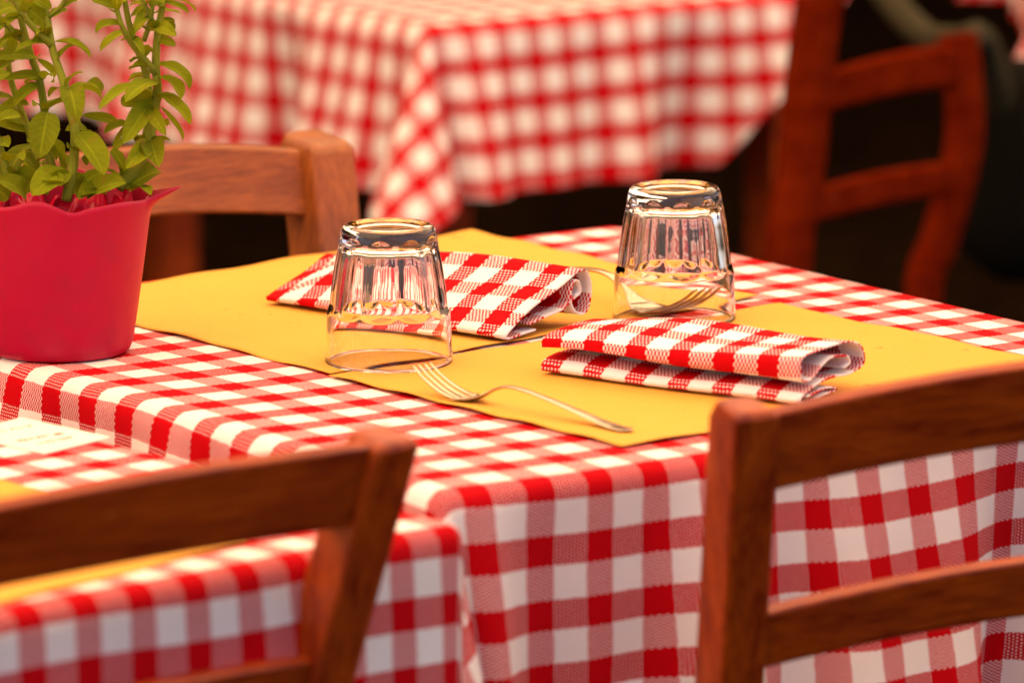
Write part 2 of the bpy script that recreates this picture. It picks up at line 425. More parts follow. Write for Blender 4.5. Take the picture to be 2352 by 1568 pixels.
# ------------------------------------------------------------------ card
cq = [at(50, 963), at(254, 1008), at(103, 1046), at(-101, 1001)]
root = empty('paper_card', (0, 0, .7508))
tag(root, 'small white card with faint brown writing lying on the lower left cloth', 'card')
V = [Vector((p.x, p.y, z)) for z in (-.0002, .0005) for p in cq]
mesh('card_sheet', V, [(0, 3, 2, 1), (4, 5, 6, 7), (0, 1, 5, 4), (1, 2, 6, 5), (2, 3, 7, 6), (3, 0, 4, 7)], CARD, root, smooth=False)
rnd = random.Random(2)
for (x0, y0, x1, y1, hgt) in ((-60, 1006, 79, 981, .0025), (40, 1019, 150, 999, .0050), (88, 1024, 172, 1007, .0036)):
    mk = MB(); a, b = at(x0, y0), at(x1, y1); d = (b-a); L = d.length; d.normalize(); nrm = Vector((-d.y, d.x, 0)); s = 0
    while s < L:
        wl = rnd.uniform(.006, .013); pts = []; k = 0
        while k < wl and s+k < L:
            pts.append(a+d*(s+k)+nrm*(hgt*rnd.uniform(-.6, .6))); k += .0011
        if len(pts) > 2:
            for q in range(len(pts)-1):
                p_, r_ = pts[q], pts[q+1]; t_ = (r_-p_).normalized(); nn = Vector((-t_.y, t_.x, 0))*.0008
                o_ = len(mk.V); mk.V += [Vector((v.x, v.y, .00062)) for v in (p_-nn, r_-nn, r_+nn, p_+nn)]; mk.F.append((o_, o_+1, o_+2, o_+3))
        s += wl+.0025
    mk.build('written_line', INK, root, smooth=False)

# ------------------------------------------------------------------ glasses
def glass_mesh():
    SEG = 240; K = 10
    sil_z = [0, .012, .030, .033, .036, .0458, .0593, .0728, .0785, .0830]
    body = [(.0000, .0384), (.0014, .0386), (.012, .0379), (.0290, .0371), (.0318, .0367), (.036, .0358), (.0458, .0347), (.0593, .0326), (.0728, .0299), (.0775, .0289), (.0805, .0281), (.0822, .0268), (.0830, .0248)]
    zs = [b[0] for b in body]; rs = [b[1] for b in body]
    def cut(z):                  # radius of the flat of a flute
        return interp(z, [.0, .0268, .0300, .0335, .0458, .0593, .0700, .0740, .0770, .0831], [.05, .0400, .0365, .0336, .0327, .0308, .0287, .0284, .0292, .05])
    def smin(a, b, k=.0003):
        h = max(0, min(1, .5+.5*(b-a)/k)); return b*(1-h)+a*h-k*h*(1-h)
    rings = []                   # (z, r, fluted)
    outer_z = [.0000, .0004, .0014, .004, .008, .012, .018, .023]+[.0255+.0006*i for i in range(20)]+[.0385+.002*i for i in range(17)]+[.0735+.0008*i for i in range(9)]+[.0812, .0820, .0826, .0830]
    outer_z = sorted(set(round(z, 5) for z in outer_z))
    prof = []
    for z in outer_z: prof.append((z, None))
    pts = []
    def ring(z, r): return [(r*math.cos(2*math.pi*k/SEG), r*math.sin(2*math.pi*k/SEG), z) for k in range(SEG)]
    for z in outer_z:
        row = []
        for k in range(SEG):
            th = 2*math.pi*k/SEG; loc = (th % (2*math.pi/K))-math.pi/K
            rb = interp(z, zs, rs); rc = cut(z)-.0003+.0026*(loc/.3142)**2
            r = smin(rb, rc); row.append((r*math.cos(th), r*math.sin(th), z))
        pts.append(row)
    # underside (now the top): ring foot, shallow recess
    for z, r in ((.0831, .0232), (.0829, .0215), (.0822, .0203), (.0818, .0190), (.0817, .0160), (.0819, .008), (.0820, .0008)): pts.append(ring(z, r))
    mb = MB(); mb.loft(pts, caps=False)
    n = len(mb.V); mb.F.append(tuple(n-SEG+j for j in range(SEG)))
    # inner surface
    inn = []
    inner = [(.0000, .0372), (.0006, .0366), (.002, .0363), (.012, .0357), (.028, .0345), (.036, .0329), (.0458, .0312), (.0593, .0288), (.066, .0272), (.0690, .0258), (.0705, .0235), (.0712, .020), (.0716, .012), (.0717, .0008)]
    for z, r in inner: inn.append(ring(z, r))
    off = len(mb.V)
    for r_ in inn: mb.V += [Vector(p) for p in r_]
    for i in range(len(inn)-1):
        for j in range(SEG):
            k = (j+1) % SEG; mb.F.append((off+i*SEG+k, off+i*SEG+j, off+(i+1)*SEG+j, off+(i+1)*SEG+k))
    mb.F.append(tuple(off+(len(inn)-1)*SEG+j for j in reversed(range(SEG))))
    for j in range(SEG):         # rim
        k = (j+1) % SEG; mb.F.append((k, j, off+j, off+k))
    return mb
gm = glass_mesh(); g1 = gm.build('drinking_glass', GLASS)
p = at(893, 836); g1.location = (p.x, p.y, .7520); g1.rotation_euler = (0, 0, R(11))
tag(g1, 'upturned fluted glass in front of the folded napkin beside the fork tines', 'glass', 'upturned clear fluted glasses')
g2 = g1.copy(); C.objects.link(g2); p = at(1548, 737); g2.location = (p.x, p.y, .7520); g2.rotation_euler = (0, 0, R(27))
tag(g2, 'upturned fluted glass standing behind the stacked napkin against the dark background', 'glass', 'upturned clear fluted glasses')

# ------------------------------------------------------------------ forks
def fork_mesh(L=.213):
    mb = MB()
    S = [0, .010, .022, .034, .045, .054, .064, .074, .086, .100, .125, .155, .190, .207, .213]
    H = [.0205, .0135, .0072, .0030, .0010, .0010, .0045, .0100, .0142, .0150, .0122, .0076, .0022, .0010, .0014]
    Wd = [.0115, .0120, .0125, .0128, .0126, .0112, .0070, .0034, .0027, .0028, .0034, .0046, .0062, .0066, .0050]
    def prof(s): return interp_s(s, S, H), interp_s(s, S, Wd)
    def interp_s(x, xs, ys):
        for i in range(1, len(xs)):
            if x <= xs[i] or i == len(xs)-1:
                t = (x-xs[i-1])/(xs[i]-xs[i-1]); a = ys[max(0, i-2)]; b = ys[i-1]; c = ys[i]; d = ys[min(len(ys)-1, i+1)]
                return .5*((2*b)+(c-a)*t+(2*a-5*b+4*c-d)*t*t+(3*b-a-3*c+d)*t**3)
    # body from the root of the tines to the end of the handle
    rings = []
    n = 80
    for i in range(n+1):
        s = lerp(.0455, .2128, i/n); h, w_ = prof(s); s2 = s+.0008; dh = (prof(s2)[0]-h)/.0008
        if s > .207: w_ *= math.sqrt(max(.05, 1-((s-.207)/.0062)**2))
        th = .0015 if s < .06 else lerp(.0015, .0023, sstep(.06, .085, s)); th = lerp(th, .0012, sstep(.1, .2, s))
        nz = 1/math.sqrt(1+dh*dh); nx = -dh*nz
        cup = .0016*sstep(.075, .05, s) if s < .075 else 0
        row = []
        for q in range(9):
            t = -1+2*q/8; c_ = cup*(t*t)-.25*th*abs(t)**3; row.append((s+nx*(th/2), t*w_, h+th/2*nz+c_+th*.5))
        for q in range(9):
            t = 1-2*q/8; c_ = cup*(t*t)+.35*th*abs(t)**3; row.append((s-nx*(th/2), t*w_*.96, h-th/2*nz+c_+th*.5))
        rings.append(row)
    mb.loft(rings)
    for k in range(4):
        rings = []
        for i in range(22):
            s = lerp(0, .0475, i/21); h, w_ = prof(max(.0001, s)); tw = w_*2/4*.64/2; tw *= lerp(.55, 1, sstep(0, .03, s)); tw = lerp(tw, w_/4*.98, sstep(.040, .0475, s))
            if i == 0: tw *= .5
            yc = (-.75+.5*k)*w_*(1.0-.02); th = lerp(.0008, .0016, sstep(0, .02, s)); cup = .0016*sstep(0, .045, s)*(yc/w_)**2
            dh = (prof(s+.001)[0]-h)/.001; nz = 1/math.sqrt(1+dh*dh); nx = -dh*nz
            rings.append([(s+nx*th*a_, yc+b_*tw, h+nz*th*a_+th*.5+cup) for a_, b_ in ((.5, -.7), (.5, .7), (.2, 1), (-.3, 1), (-.5, .6), (-.5, -.6), (-.3, -1), (.2, -1))])
        mb.loft(rings)
    return mb
fm = fork_mesh(); fk = fm.build('fork', STEEL)
def place_fork(o, tip, end, z):
    d = end-tip; o.location = (tip.x, tip.y, z); o.rotation_euler = (0, 0, math.atan2(d.y, d.x)); s = d.xy.length/.213; o.scale = (s, s, s)
place_fork(fk, at(966, 812, .7745), at(1450, 987, .7535), .7518)
tag(fk, 'steel dinner fork lying tines up on the nearer yellow placemat', 'fork', 'steel dinner forks')
f2 = fk.copy(); C.objects.link(f2)
e2 = at(1080, 614, .7535); h2 = at(1628, 672, .7725)
place_fork(f2, h2, e2, .7514)
tag(f2, 'steel fork half hidden behind the napkin and the far upturned glass', 'fork', 'steel dinner forks')

# ------------------------------------------------------------------ napkins
def napkin(name, path_fn, base, ang, length, per, phase, nseg=70, thick=.0011, slant=0, label='', wav=.0017, seed=0):
    """cross-section path (t towards the viewer, h up) swept along a line"""
    rnd = random.Random(seed); ph = [rnd.uniform(0, 6) for _ in range(6)]
    ux = Vector((math.cos(ang), math.sin(ang), 0)); uy = Vector((math.sin(ang), -math.cos(ang), 0))   # uy points towards the viewer
    V = []; UV = []; npt = None
    for i in range(nseg+1):
        s = i/nseg; pts = spline([(a, b, 0) for a, b in path_fn(s)], 7); acc = 0
        npt = len(pts)
        for j, q in enumerate(pts):
            if j: acc += (pts[j]-pts[j-1]).length
            x = s*length + slant*q.x + wav*math.sin(q.x*60+ph[0])*(.5+s)
            h = max(.0009, q.y + q.y*.09*math.sin(s*5.3+ph[3]+q.x*22)*min(1, q.y/.01) + wav*.5*math.sin(s*9+q.x*50+ph[1])*min(1, q.y/.006))
            V.append(Vector(base)+ux*x+uy*(q.x+wav*.5*math.sin(s*7+ph[2]))+Vector((0, 0, h)))
            UV.append((s*length/per+phase[0]+.02*math.sin(j*.2), acc/per+phase[1]))
    o = mesh('folded_napkin', V, grid_faces(nseg+1, npt), NAPKIN, uv=UV)
    so = o.modifiers.new('thick', 'SOLIDIFY'); so.thickness = thick; so.offset = 0
    tag(o, label, 'napkin', 'folded gingham napkins')
    return o
def nap1(s):
    k = lerp(.72, 1.0, sstep(0, .14, s)); kk = lerp(.8, 1, s); e = sstep(.8, 1, s)
    m = lambda a, b: (a*kk, b*k)
    return [m(.052, .0060), m(.038, .0085), m(.024, .0110), m(.012, .0150+.002*e), m(.0062, .0200), m(.0078, .0262), m(.0120, .0272), m(.0150, .0215), m(.0150, .0140), m(.0110, .0085), m(.0040, .0065),
            m(-.0015, .0090), m(-.0045, .0160), m(-.0042, .0250), m(.0002, .0315), m(.0060, .0330), m(.0130, .0310), m(.022, .0268), m(.034, .0220), m(.046, .0178), m(.058, .0130), m(.068, .0088), m(.0755, .0056), (.0785*kk, .0034), (.0768*kk, .0014), (.070*kk, .0010), m(.058, .0014), m(.046, .0020)]
b1 = at(620, 708); b1r = at(1205, 790)
a1 = math.atan2(b1r.y-b1.y, b1r.x-b1.x); L1 = (b1r-b1).xy.length
ux = Vector((math.cos(a1), math.sin(a1), 0)); uy = Vector((math.sin(a1), -math.cos(a1), 0))
n1 = napkin('n1', nap1, b1-uy*.066-ux*.004+Vector((0, 0, .0030)), a1, L1, .0300, (.36, .30), label='gingham napkin folded into a slanting wedge behind the first upturned glass', seed=3)
def nap2(s):
    # C-shaped: lower slab, spine at the back, upper slab, each with a rounded front fold
    g = lerp(.004, .0025, s); o_ = sstep(.75, 1, s); up = lerp(-.0040, .0015, s)
    F = .058
    return [(F-.008, .0045), (F-.020, .0042), (.020, .0040), (.012, .0016), (.030, .0012), (F-.006, .0011), (F+.0005, .0018), (F+.0012, .0046), (F-.004, .0072), (.040, .0090), (.022, .0100), (.010, .0098),
            (.002, .0095), (-.009, .0110+.001*o_), (-.0145, .0170), (-.011, .0250+up), (-.001, .0292+up), (.016, .0290+up), (.030, .0285+up*1.2), (F-.012, .0282+up*1.6), (F-.004, .0275+up*1.8), (F+.0005, .0255+up*1.8), (F+.0010, .0205+up*1.5),
            (F-.0010, .0150+g*.6), (F-.006, .0128+g*.6), (.042, .0135+g*.5), (.030, .0165+.003*o_), (.018, .0200+.003*o_), (.008, .0225), (.001, .0215), (-.001, .0170), (.004, .0140)]
b2 = at(1243, 866); b2r = at(1815, 940)
a2 = math.atan2(b2r.y-b2.y, b2r.x-b2.x); L2n = (b2r-b2).xy.length*1.03
ux = Vector((math.cos(a2), math.sin(a2), 0)); uy = Vector((math.sin(a2), -math.cos(a2), 0))
n2 = napkin('n2', nap2, b2-uy*.058+Vector((0, 0, .0026)), a2, L2n, .0300, (.30, .15), label='gingham napkin folded into two stacked layers on the nearer placemat', seed=5)

# ------------------------------------------------------------------ flower pot and plant
pc = at(137, 806); pc = Vector((pc.x, pc.y, .7506))
pot = empty('potted_plant', pc); tag(pot, 'green leafy plant in a magenta plastic pot with wavy rim', 'potted plant')
NS = 180; rings = []
Rb, Rt, Hh = .0435, .0575, .0965
angv = math.atan2(CAM.y-pc.y, CAM.x-pc.x)          # towards the viewer
def rim(th):                      # extra height and flare of the wavy rim; th measured from the viewer, + to the right
    k = -.001; fl = 0
    for cc, hh, ww in ((-13, .0050, .24), (8, -.0025, .13), (42, .0018, .3), (-75, .006, .2), (-130, .006, .25), (170, .007, .22), (125, .005, .2)):
        d = abs((th-R(cc)+math.pi) % (2*math.pi)-math.pi); k += hh*math.exp(-(d/ww)**2)
    d = abs((th-R(82)+math.pi) % (2*math.pi)-math.pi)
    k += .006*max(0, 1-d/.34)**1.4; fl += .017*max(0, 1-d/.30)**1.4
    return k, fl
def potring(t, inner=0):
    row = []
    for j in range(NS):
        th = -math.pi+2*math.pi*j/NS; k, fl = rim(th); ang = angv+th
        f = sstep(.80, 1.0, t); r = lerp(Rb, Rt, t**.9)+.002*math.sin(math.pi*min(1, t*1.1))*0-inner + fl*f**4 + .0012*f
        row.append((r*math.cos(ang), r*math.sin(ang), Hh*t+k*f))
    return row
for t, rr in ((-1, .001), (-1, .030), (0, None),):
    if rr: rings.append([(rr*math.cos(angv+2*math.pi*j/NS-math.pi), rr*math.sin(angv+2*math.pi*j/NS-math.pi), .0012) for j in range(NS)])
def rimring(z, r): return [(r*math.cos(angv+2*math.pi*j/NS-math.pi), r*math.sin(angv+2*math.pi*j/NS-math.pi), z) for j in range(NS)]
rings += [rimring(.0, Rb-.0045), rimring(.0002, Rb-.0025), rimring(.0016, Rb-.0008), rimring(.004, Rb+.0002)]
for i in range(2, 33): rings.append(potring(i/32))
for i in range(32, 8, -2): rings.append(potring(i/32, .0012))
pm = MB(); pm.loft(rings); pm.build('pot', POT, pot)
so = MB(); so.loft([rimring(.070, .001), rimring(.071, .02), rimring(.0695, .040), rimring(.068, .0515), rimring(.060, .0505)]); so.build('soil', SOIL, pot)
# crinkled film lining standing up at the back of the rim
fv = []; nf, mf = 120, 10; rnd = random.Random(8)
for i in range(nf+1):
    th = R(75)+R(230)*i/nf; ang = angv+th
    for j in range(mf+1):
        t = j/mf; cr = .0008*math.sin(i*.9+j*1.3)+.0012*math.sin(i*.31+j*.7)
        r = .0445+.007*t+cr*(.4+t)+.003*t*t*math.sin(i*.21); z = .068+.0205*t*(1+.25*math.sin(i*.31)+.2*math.sin(i*.83))
        fv.append((r*math.cos(ang), r*math.sin(ang), z))
fo = mesh('film_lining', fv, grid_faces(nf+1, mf+1), FOIL, pot); s_ = fo.modifiers.new('t', 'SOLIDIFY'); s_.thickness = .0003

def leaf(mb, base, dirv, length, width, droop=.5, fold=.25, twist=0.0, up=Vector((0, 0, 1))):
    d = Vector(dirv).normalized(); side = d.cross(up)
    if side.length < 1e-3: side = d.orthogonal()
    side.normalize(); nrm = side.cross(d).normalized()
    side = (side*math.cos(twist)+nrm*math.sin(twist)); nrm = side.cross(d).normalized()
    n, m = 12, 6; off = len(mb.V); pos = Vector(base); cur = d.copy(); nn = nrm.copy()
    for i in range(n+1):
        t = i/n
        wd = width*.5*(math.sin(math.pi*min(1, t**.95))**.58) if 0 < t < 1 else width*.03
        wd = max(wd, width*.05*(1-t))
        for j in range(-m//2, m//2+1):
            q = j/(m/2)
            v = pos+side*(q*wd)+nn*(abs(q)**1.3*wd*fold + .10*wd*abs(q)*math.sin(t*11+q*4+width*900))
            mb.V.append(v); mb.U.append((t, q))
        ang = -droop*(length/n)/length*1.3*(.3+t*1.4); c, s = math.cos(ang), math.sin(ang)
        cur, nn = (cur*c+nn*s), (nn*c-cur*s); cur.normalize(); nn.normalize(); pos = pos+cur*(length/n)
    for i in range(n):
        for j in range(m):
            a = off+i*(m+1)+j; mb.F.append((a, a+1, a+m+2, a+m+1))
PD = (pc-CAM).dot(FW)            # depth of the pot's axis
def pp(x, y, dd=0):              # plant point near the pot, dd metres nearer the viewer
    return at_depth(x, y, PD-dd)-pc
STEMS = [  # (points, start radius, end radius) ; points are (x, y, nearness)
    ([(152, 462, .042), (168, 380, .040), (172, 300, .038), (160, 250, .036), (148, 195, .034), (122, 118, .030), (110, 50, .028), (96, -30, .02)], .0027, .0016),
    ([(120, 390, .0), (110, 340, .0), (104, 270, .0), (92, 190, .002), (72, 130, .004), (52, 60, .004), (36, 0, .006), (20, -50, .006)], .0024, .0015),
    ([(90, 420, -.02), (80, 350, -.02), (66, 300, -.02), (40, 230, -.02), (22, 170, -.018), (16, 90, -.016), (22, 20, -.014), (30, -50, -.01)], .0021, .0013),
    ([(270, 432, .028), (300, 400, .026), (325, 365, .024), (342, 330, .022), (350, 280, .020), (362, 210, .018), (358, 150, .018), (362, 80, .018), (372, 20, .018), (376, -40, .018)], .0032, .0015),
    ([(262, 425, -.01), (318, 360, -.01), (338, 300, -.01), (346, 240, -.008), (335, 170, -.006), (318, 120, -.004), (300, 70, -.004), (288, 10, -.002), (280, -40, .0)], .0024, .0013),
    ([(357, 170, .019), (340, 145, .024), (305, 105, .026), (280, 60, .028), (268, 20, .028), (255, -40, .03)], .0017, .0012),
    ([(118, 105, .030), (88, 75, .034), (60, 45, .036), (35, 5, .038), (20, -30, .04)], .0019, .0013),
    ([(112, 40, .028), (140, 15, .03), (160, -20, .03)], .0012, .0009),
    ([(330, 95, -.004), (345, 50, -.006), (352, 0, -.006), (356, -40, -.006)], .0014, .001),
    ([(356, 60, .018), (338, 25, .022), (326, -10, .024), (322, -40, .024)], .0014, .001),
    ([(30, 430, .03), (12, 380, .032), (-12, 300, .034), (-30, 200, .03), (-40, 80, .03), (-40, -20, .03)], .0024, .0015),
    ([(60, 100, .002), (28, 70, .0), (0, 40, .0), (-30, 0, .0)], .0018, .0012),
]
stems = []
for pts, r0, r1 in STEMS:
    sp = spline([pp(*q) for q in pts], 6); n = len(sp); stems.append(sp)
    mb = MB(); mb.tube(sp, [1.2*lerp(r0, r1, i/(n-1)) for i in range(n)], 10); mb.build('stem', STEM, pot)
# leaves placed by hand: (x, y, near, x_tip, y_tip, near_tip, width_px, droop)
LV = [
    (110, 260, .036, 95, 350, .055, 62, .5), (160, 205, .036, 172, 262, .062, 50, .9), (176, 305, .040, 236, 388, .060, 58, .4), (158, 395, .044, 82, 440, .060, 66, .5),
    (125, 97, .03, 210, 120, .036, 28, .8), (116, 100, .03, 38, 108, .040, 24, .7), (80, 130, .01, 0, 138, .03, 30, .7), (84, 136, .0, 150, 210, -.02, 20, .8),
    (152, 215, .03, 235, 205, .03, 34, 1.0), (200, 190, .02, 236, 208, .02, 30, .8), (150, 300, .03, 220, 290, .01, 22, .9), (190, 265, .02, 285, 292, .0, 22, .4),
    (350, 192, .02, 232, 232, .050, 40, .5), (362, 188, .02, 300, 215, .055, 42, .6), (364, 178, .02, 422, 215, .03, 40, .9), (366, 215, .02, 436, 275, .03, 34, .5), (365, 150, .02, 440, 192, .03, 34, 1.1),
    (368, 245, .02, 434, 335, .01, 12, .7), (350, 225, .02, 290, 250, .03, 38, .9), (345, 240, .02, 300, 318, .05, 44, .5), (340, 250, .022, 362, 300, .05, 30, .6),
    (330, 275, .01, 250, 335, .02, 26, .9), (300, 290, .01, 245, 300, .02, 26, .8), (345, 320, .022, 360, 375, .045, 46, .3), (345, 330, .022, 310, 380, .05, 40, .5),
    (320, 310, .02, 255, 345, .03, 26, .9), (290, 435, .03, 365, 390, .02, 62, .4), (255, 345, .03, 282, 390, .04, 22, .9), (235, 410, .03, 190, 450, .05, 34, .4), (270, 400, .03, 222, 390, .03, 12, .7),
    (300, 75, -.004, 232, 105, .01, 26, .9), (285, 88, .02, 330, 115, .04, 24, .7), (352, 90, .018, 402, 108, .02, 22, .8), (360, 60, .018, 384, 80, .04, 30, .6), (356, 52, .0, 402, 52, .0, 14, .6),
    (378, 5, .018, 432, 28, .02, 16, .6), (380, 2, .018, 455, 12, .0, 22, .7), (270, 20, .028, 212, 0, .03, 22, .5), (268, 12, .028, 300, -20, .03, 26, .4), (300, 40, -.004, 330, 25, .01, 26, .8),
    (62, 300, -.02, 0, 290, -.01, 34, .8), (60, 285, -.02, -10, 255, -.01, 32, .8), (40, 240, -.02, 0, 215, .0, 30, .8), (66, 240, .0, 10, 252, .01, 26, .9), (60, 290, .0, 20, 260, .03, 36, .7),
    (72, 330, -.01, 0, 420, .04, 52, .5), (70, 320, -.01, 85, 322, -.02, 30, .9), (30, 410, .03, 80, 425, .03, 60, .4), (20, 425, .03, 85, 402, .02, 40, .6), (-12, 330, .03, 14, 330, .04, 40, .8), (-20, 300, .03, 20, 260, .05, 36, .8),
    (100, 200, .0, 40, 235, .02, 28, .9), (105, 180, .0, 30, 190, .02, 22, .9), (92, 190, .0, 60, 160, .01, 16, .9), (60, 120, .0, 10, 160, .02, 22, .8), (104, 260, .0, 85, 225, .02, 30, .8),
    (115, 320, .0, 150, 390, -.01, 50, .4), (115, 340, .0, 172, 395, .0, 44, .4), (180, 300, .03, 215, 315, .02, 22, 1.0), (180, 320, .03, 210, 330, .0, 26, .6),
    (110, 60, .028, 60, 25, .03, 34, .6), (112, 45, .028, 150, 20, .03, 30, .6), (95, 30, .02, 40, 10, .03, 30, .6), (60, 40, .03, 20, 50, .04, 34, .7), (36, 20, .01, 0, 30, .03, 40, .7), (30, 5, .01, 90, 0, .01, 30, .6),
    (118, 20, .03, 75, 0, .03, 24, .6), (20, 90, -.01, -10, 120, .0, 24, .8), (75, 60, .0, 88, 92, -.01, 12, .6), (-30, 200, .03, 10, 170, .04, 30, .8), (-40, 90, .03, 0, 60, .04, 34, .7), (16, 150, -.018, -20, 180, .0, 26, .8),
    (200, 452, .040, 262, 425, .062, 44, .7), (60, 452, .045, 20, 420, .065, 48, .7), (110, 448, .04, 130, 405, .06, 40, .6), (235, 446, .03, 252, 400, .05, 38, .8), (175, 450, .03, 205, 405, .05, 34, .9),
    (300, 440, .02, 345, 425, .04, 34, .9), (20, 455, .04, -30, 430, .05, 44, .8), (90, 400, .01, 55, 350, .03, 38, .8), (200, 380, .02, 215, 340, .04, 30, .9), (130, 370, .02, 105, 330, .04, 32, .8), (250, 380, .02, 232, 350, .03, 26, .9), (15, 380, .03, 48, 350, .05, 40, .7),
    (180, 455, .045, 240, 440, .05, 26, .6), (210, 440, .0, 160, 440, .02, 40, .4), (250, 440, .03, 215, 425, .05, 30, .5), (140, 430, .0, 190, 400, -.01, 40, .5), (335, 20, .02, 316, 60, .03, 16, .6), (145, 20, .03, 176, 0, .03, 14, .5),
]
rnd = random.Random(11)
for x, y, a, x2, y2, b, wpx, dr in LV:
    A_, B_ = pp(x, y, a), pp(x2, y2, b); d = B_-A_; L = d.length; mb = MB()
    lift = Vector((0, 0, dr*.32*L)); leaf(mb, A_, d+lift, L*1.06, wpx*1.12/3750, dr*1.1, rnd.uniform(.25, .8), rnd.uniform(-.7, .7), up=Vector((0, 0, 1))+(CAM-pc).normalized()*.8)
    o = mb.build('leaf', LEAF, pot)
# small opposite pairs further up the stems
for sp, (pts, r0, r1) in zip(stems, STEMS):
    n = len(sp)
    for q in range(3, n-1, 5):
        ax = (sp[q+1]-sp[q]).normalized(); s0 = ax.orthogonal().normalized(); s0.rotate(Matrix.Rotation(rnd.uniform(0, 6.28), 3, ax))
        for sg in (-1, 1):
            if rnd.random() < .35: continue
            mb = MB(); leaf(mb, sp[q], s0*sg+ax*rnd.uniform(.3, .9), rnd.uniform(.009, .019), rnd.uniform(.005, .010), rnd.uniform(.4, 1.2), rnd.uniform(.3, .8), rnd.uniform(-.5, .5))
            mb.build('leaf', LEAF, pot)
# fuzz of short hairs on the stems
hm = MB()
for sp, (pts, r0, r1) in zip(stems, STEMS):
    for _ in range(260):
        i = rnd.randrange(len(sp)-1); t = rnd.random(); q = sp[i].lerp(sp[i+1], t); ax = (sp[i+1]-sp[i]).normalized()
        s = ax.orthogonal().normalized(); s.rotate(Matrix.Rotation(rnd.uniform(0, 6.28), 3, ax)); r = 1.2*lerp(r0, r1, i/len(sp)); L = rnd.uniform(.0012, .0026)
        a = q+s*r*.9; e = a+s*L+ax*L*.3; sd_ = ax.cross(s)*.00007; o_ = len(hm.V)
        hm.V += [a-sd_, a+sd_, e]; hm.F.append((o_, o_+1, o_+2))
h = hm.build('stem_hairs', HAIR, pot, smooth=False); h['kind'] = 'stuff'

# ------------------------------------------------------------------ chairs
def chair(label, group, wood, top_z=.82, width=.37, lean=.27, splay=.12, arch=.016, bow=.016, pw=.029, drop1=.0305, h1=.044, drop2=.138, h2=.032, topdir=0):
    """ladder-back chair: rear posts at local x=0 (top), the sitter faces -x, so the back leans to +x"""
    root = empty('wooden_chair'); tag(root, label, 'chair', group)
    zs_ = .43
    def px(z):                   # x of the post centre at height z
        return -lean*(top_z-z) if z > zs_ else -lean*(top_z-zs_)+.10*((zs_-z)/zs_)**1.4
    def py(z, s): return s*(width/2-splay*(top_z-max(z, zs_)))
    for s in (-1, 1):
        mb = MB(); rings = []
        for z in [0, .08, .16, .24, .32, .38, .43, .48, .54, .60, .66, .72, .78, top_z-.010, top_z]:
            c = (px(z), py(z, s)); h = pw/2*(1 if z < top_z-.001 else .80); hx = h*(1.0 if z > .35 else 1.0)
            rings.append([(c[0]-hx, c[1]-h, z), (c[0]+hx, c[1]-h, z), (c[0]+hx, c[1]+h, z), (c[0]-hx, c[1]+h, z)])
        rings[-1] = [(p_[0], p_[1], p_[2]-(.005 if (k in (0, 3)) != bool(topdir) else 0)) for k, p_ in enumerate(rings[-1])]
        mb.loft(rings); mb.build('back_post', WOODP_UP if wood is WOODP else WOOD_UP, root, smooth=True, bevel=.0035)
    def rail(z0, hgt, name, th=.016):
        mb = MB(); rings = []; n = 28
        for i in range(n+1):
            t = -1+2*i/n; zc = z0+arch*(1-t*t); y = py(z0, 1)*t; xb = px(zc)+bow*(1-t*t)
            x_t, x_b = px(zc+hgt/2)-px(zc), px(zc-hgt/2)-px(zc)
            rings.append([(xb+x_b-th/2, y, zc-hgt/2), (xb+x_b+th/2, y, zc-hgt/2), (xb+x_t+th/2, y, zc+hgt/2), (xb+x_t-th/2, y, zc+hgt/2)])
        mb.loft(rings); mb.build(name, wood, root, smooth=True, bevel=.0030)
    rail(top_z-drop1, h1, 'top_rail'); rail(top_z-drop2, h2, 'middle_rail'); rail(top_z-drop2-.095, .0300, 'lower_rail')
    def box(x0, x1, y0, y1, z0, z1, name):
        mb = MB(); mb.loft([[(x0, y0, z), (x1, y0, z), (x1, y1, z), (x0, y1, z)] for z in (z0, z1)]); mb.build(name, wood, root, smooth=True, bevel=.003)
    xs = px(zs_); wseat = width/2-splay*(top_z-zs_)+.01
    box(xs-.36, xs-.012, -wseat-.02, wseat+.02, zs_, zs_+.022, 'seat')
    for s in (-1, 1):
        y = s*(wseat-.005); mb = MB()
        mb.loft([[(xs-.34-pw/2, y-pw/2, z), (xs-.34+pw/2, y-pw/2, z), (xs-.34+pw/2, y+pw/2, z), (xs-.34-pw/2, y+pw/2, z)] for z in (0, zs_)]); mb.build('front_leg', wood, root, smooth=True, bevel=.003)
        box(xs-.33, xs+.01, y-.009, y+.009, .20, .228, 'stretcher')
    box(xs-.35, xs-.33, -wseat+.01, wseat-.01, .30, .328, 'stretcher')
    return root
def place(root, post_xy, side, rz, top_z=.82, width=.37):
    """put the top of the rear post on that side at the point"""
    c, s = math.cos(rz), math.sin(rz); y = side*width/2
    root.location = (post_xy[0]+y*s, post_xy[1]-y*c, 0); root.rotation_euler = (0, 0, rz)
GC = 'wooden ladder-back chairs at the tables'
pr = at(1712, 917, .82); cR = chair('brown ladder-back chair at the right, in front of the hanging cloth', GC, WOOD, topdir=1, drop1=.0325, h1=.046, drop2=.143, h2=.034)
place(cR, (pr.x, pr.y), -1, R(-4))
pl = at(884, 984, .82); cL = chair('dark brown ladder-back chair at the lower left with its post leaning right', GC, WOOD, pw=.031, topdir=1, drop1=.029, h1=.045, drop2=.139, arch=.007, bow=.010)
place(cL, (pl.x, pl.y), 1, R(7))
pb = at(724, 302, .82); cB = chair('pale worn chair behind the potted plant on the far side of the table', GC, WOODP, pw=.037, drop1=.034, h1=.044)
place(cB, (pb.x, pb.y), -1, R(180+8))

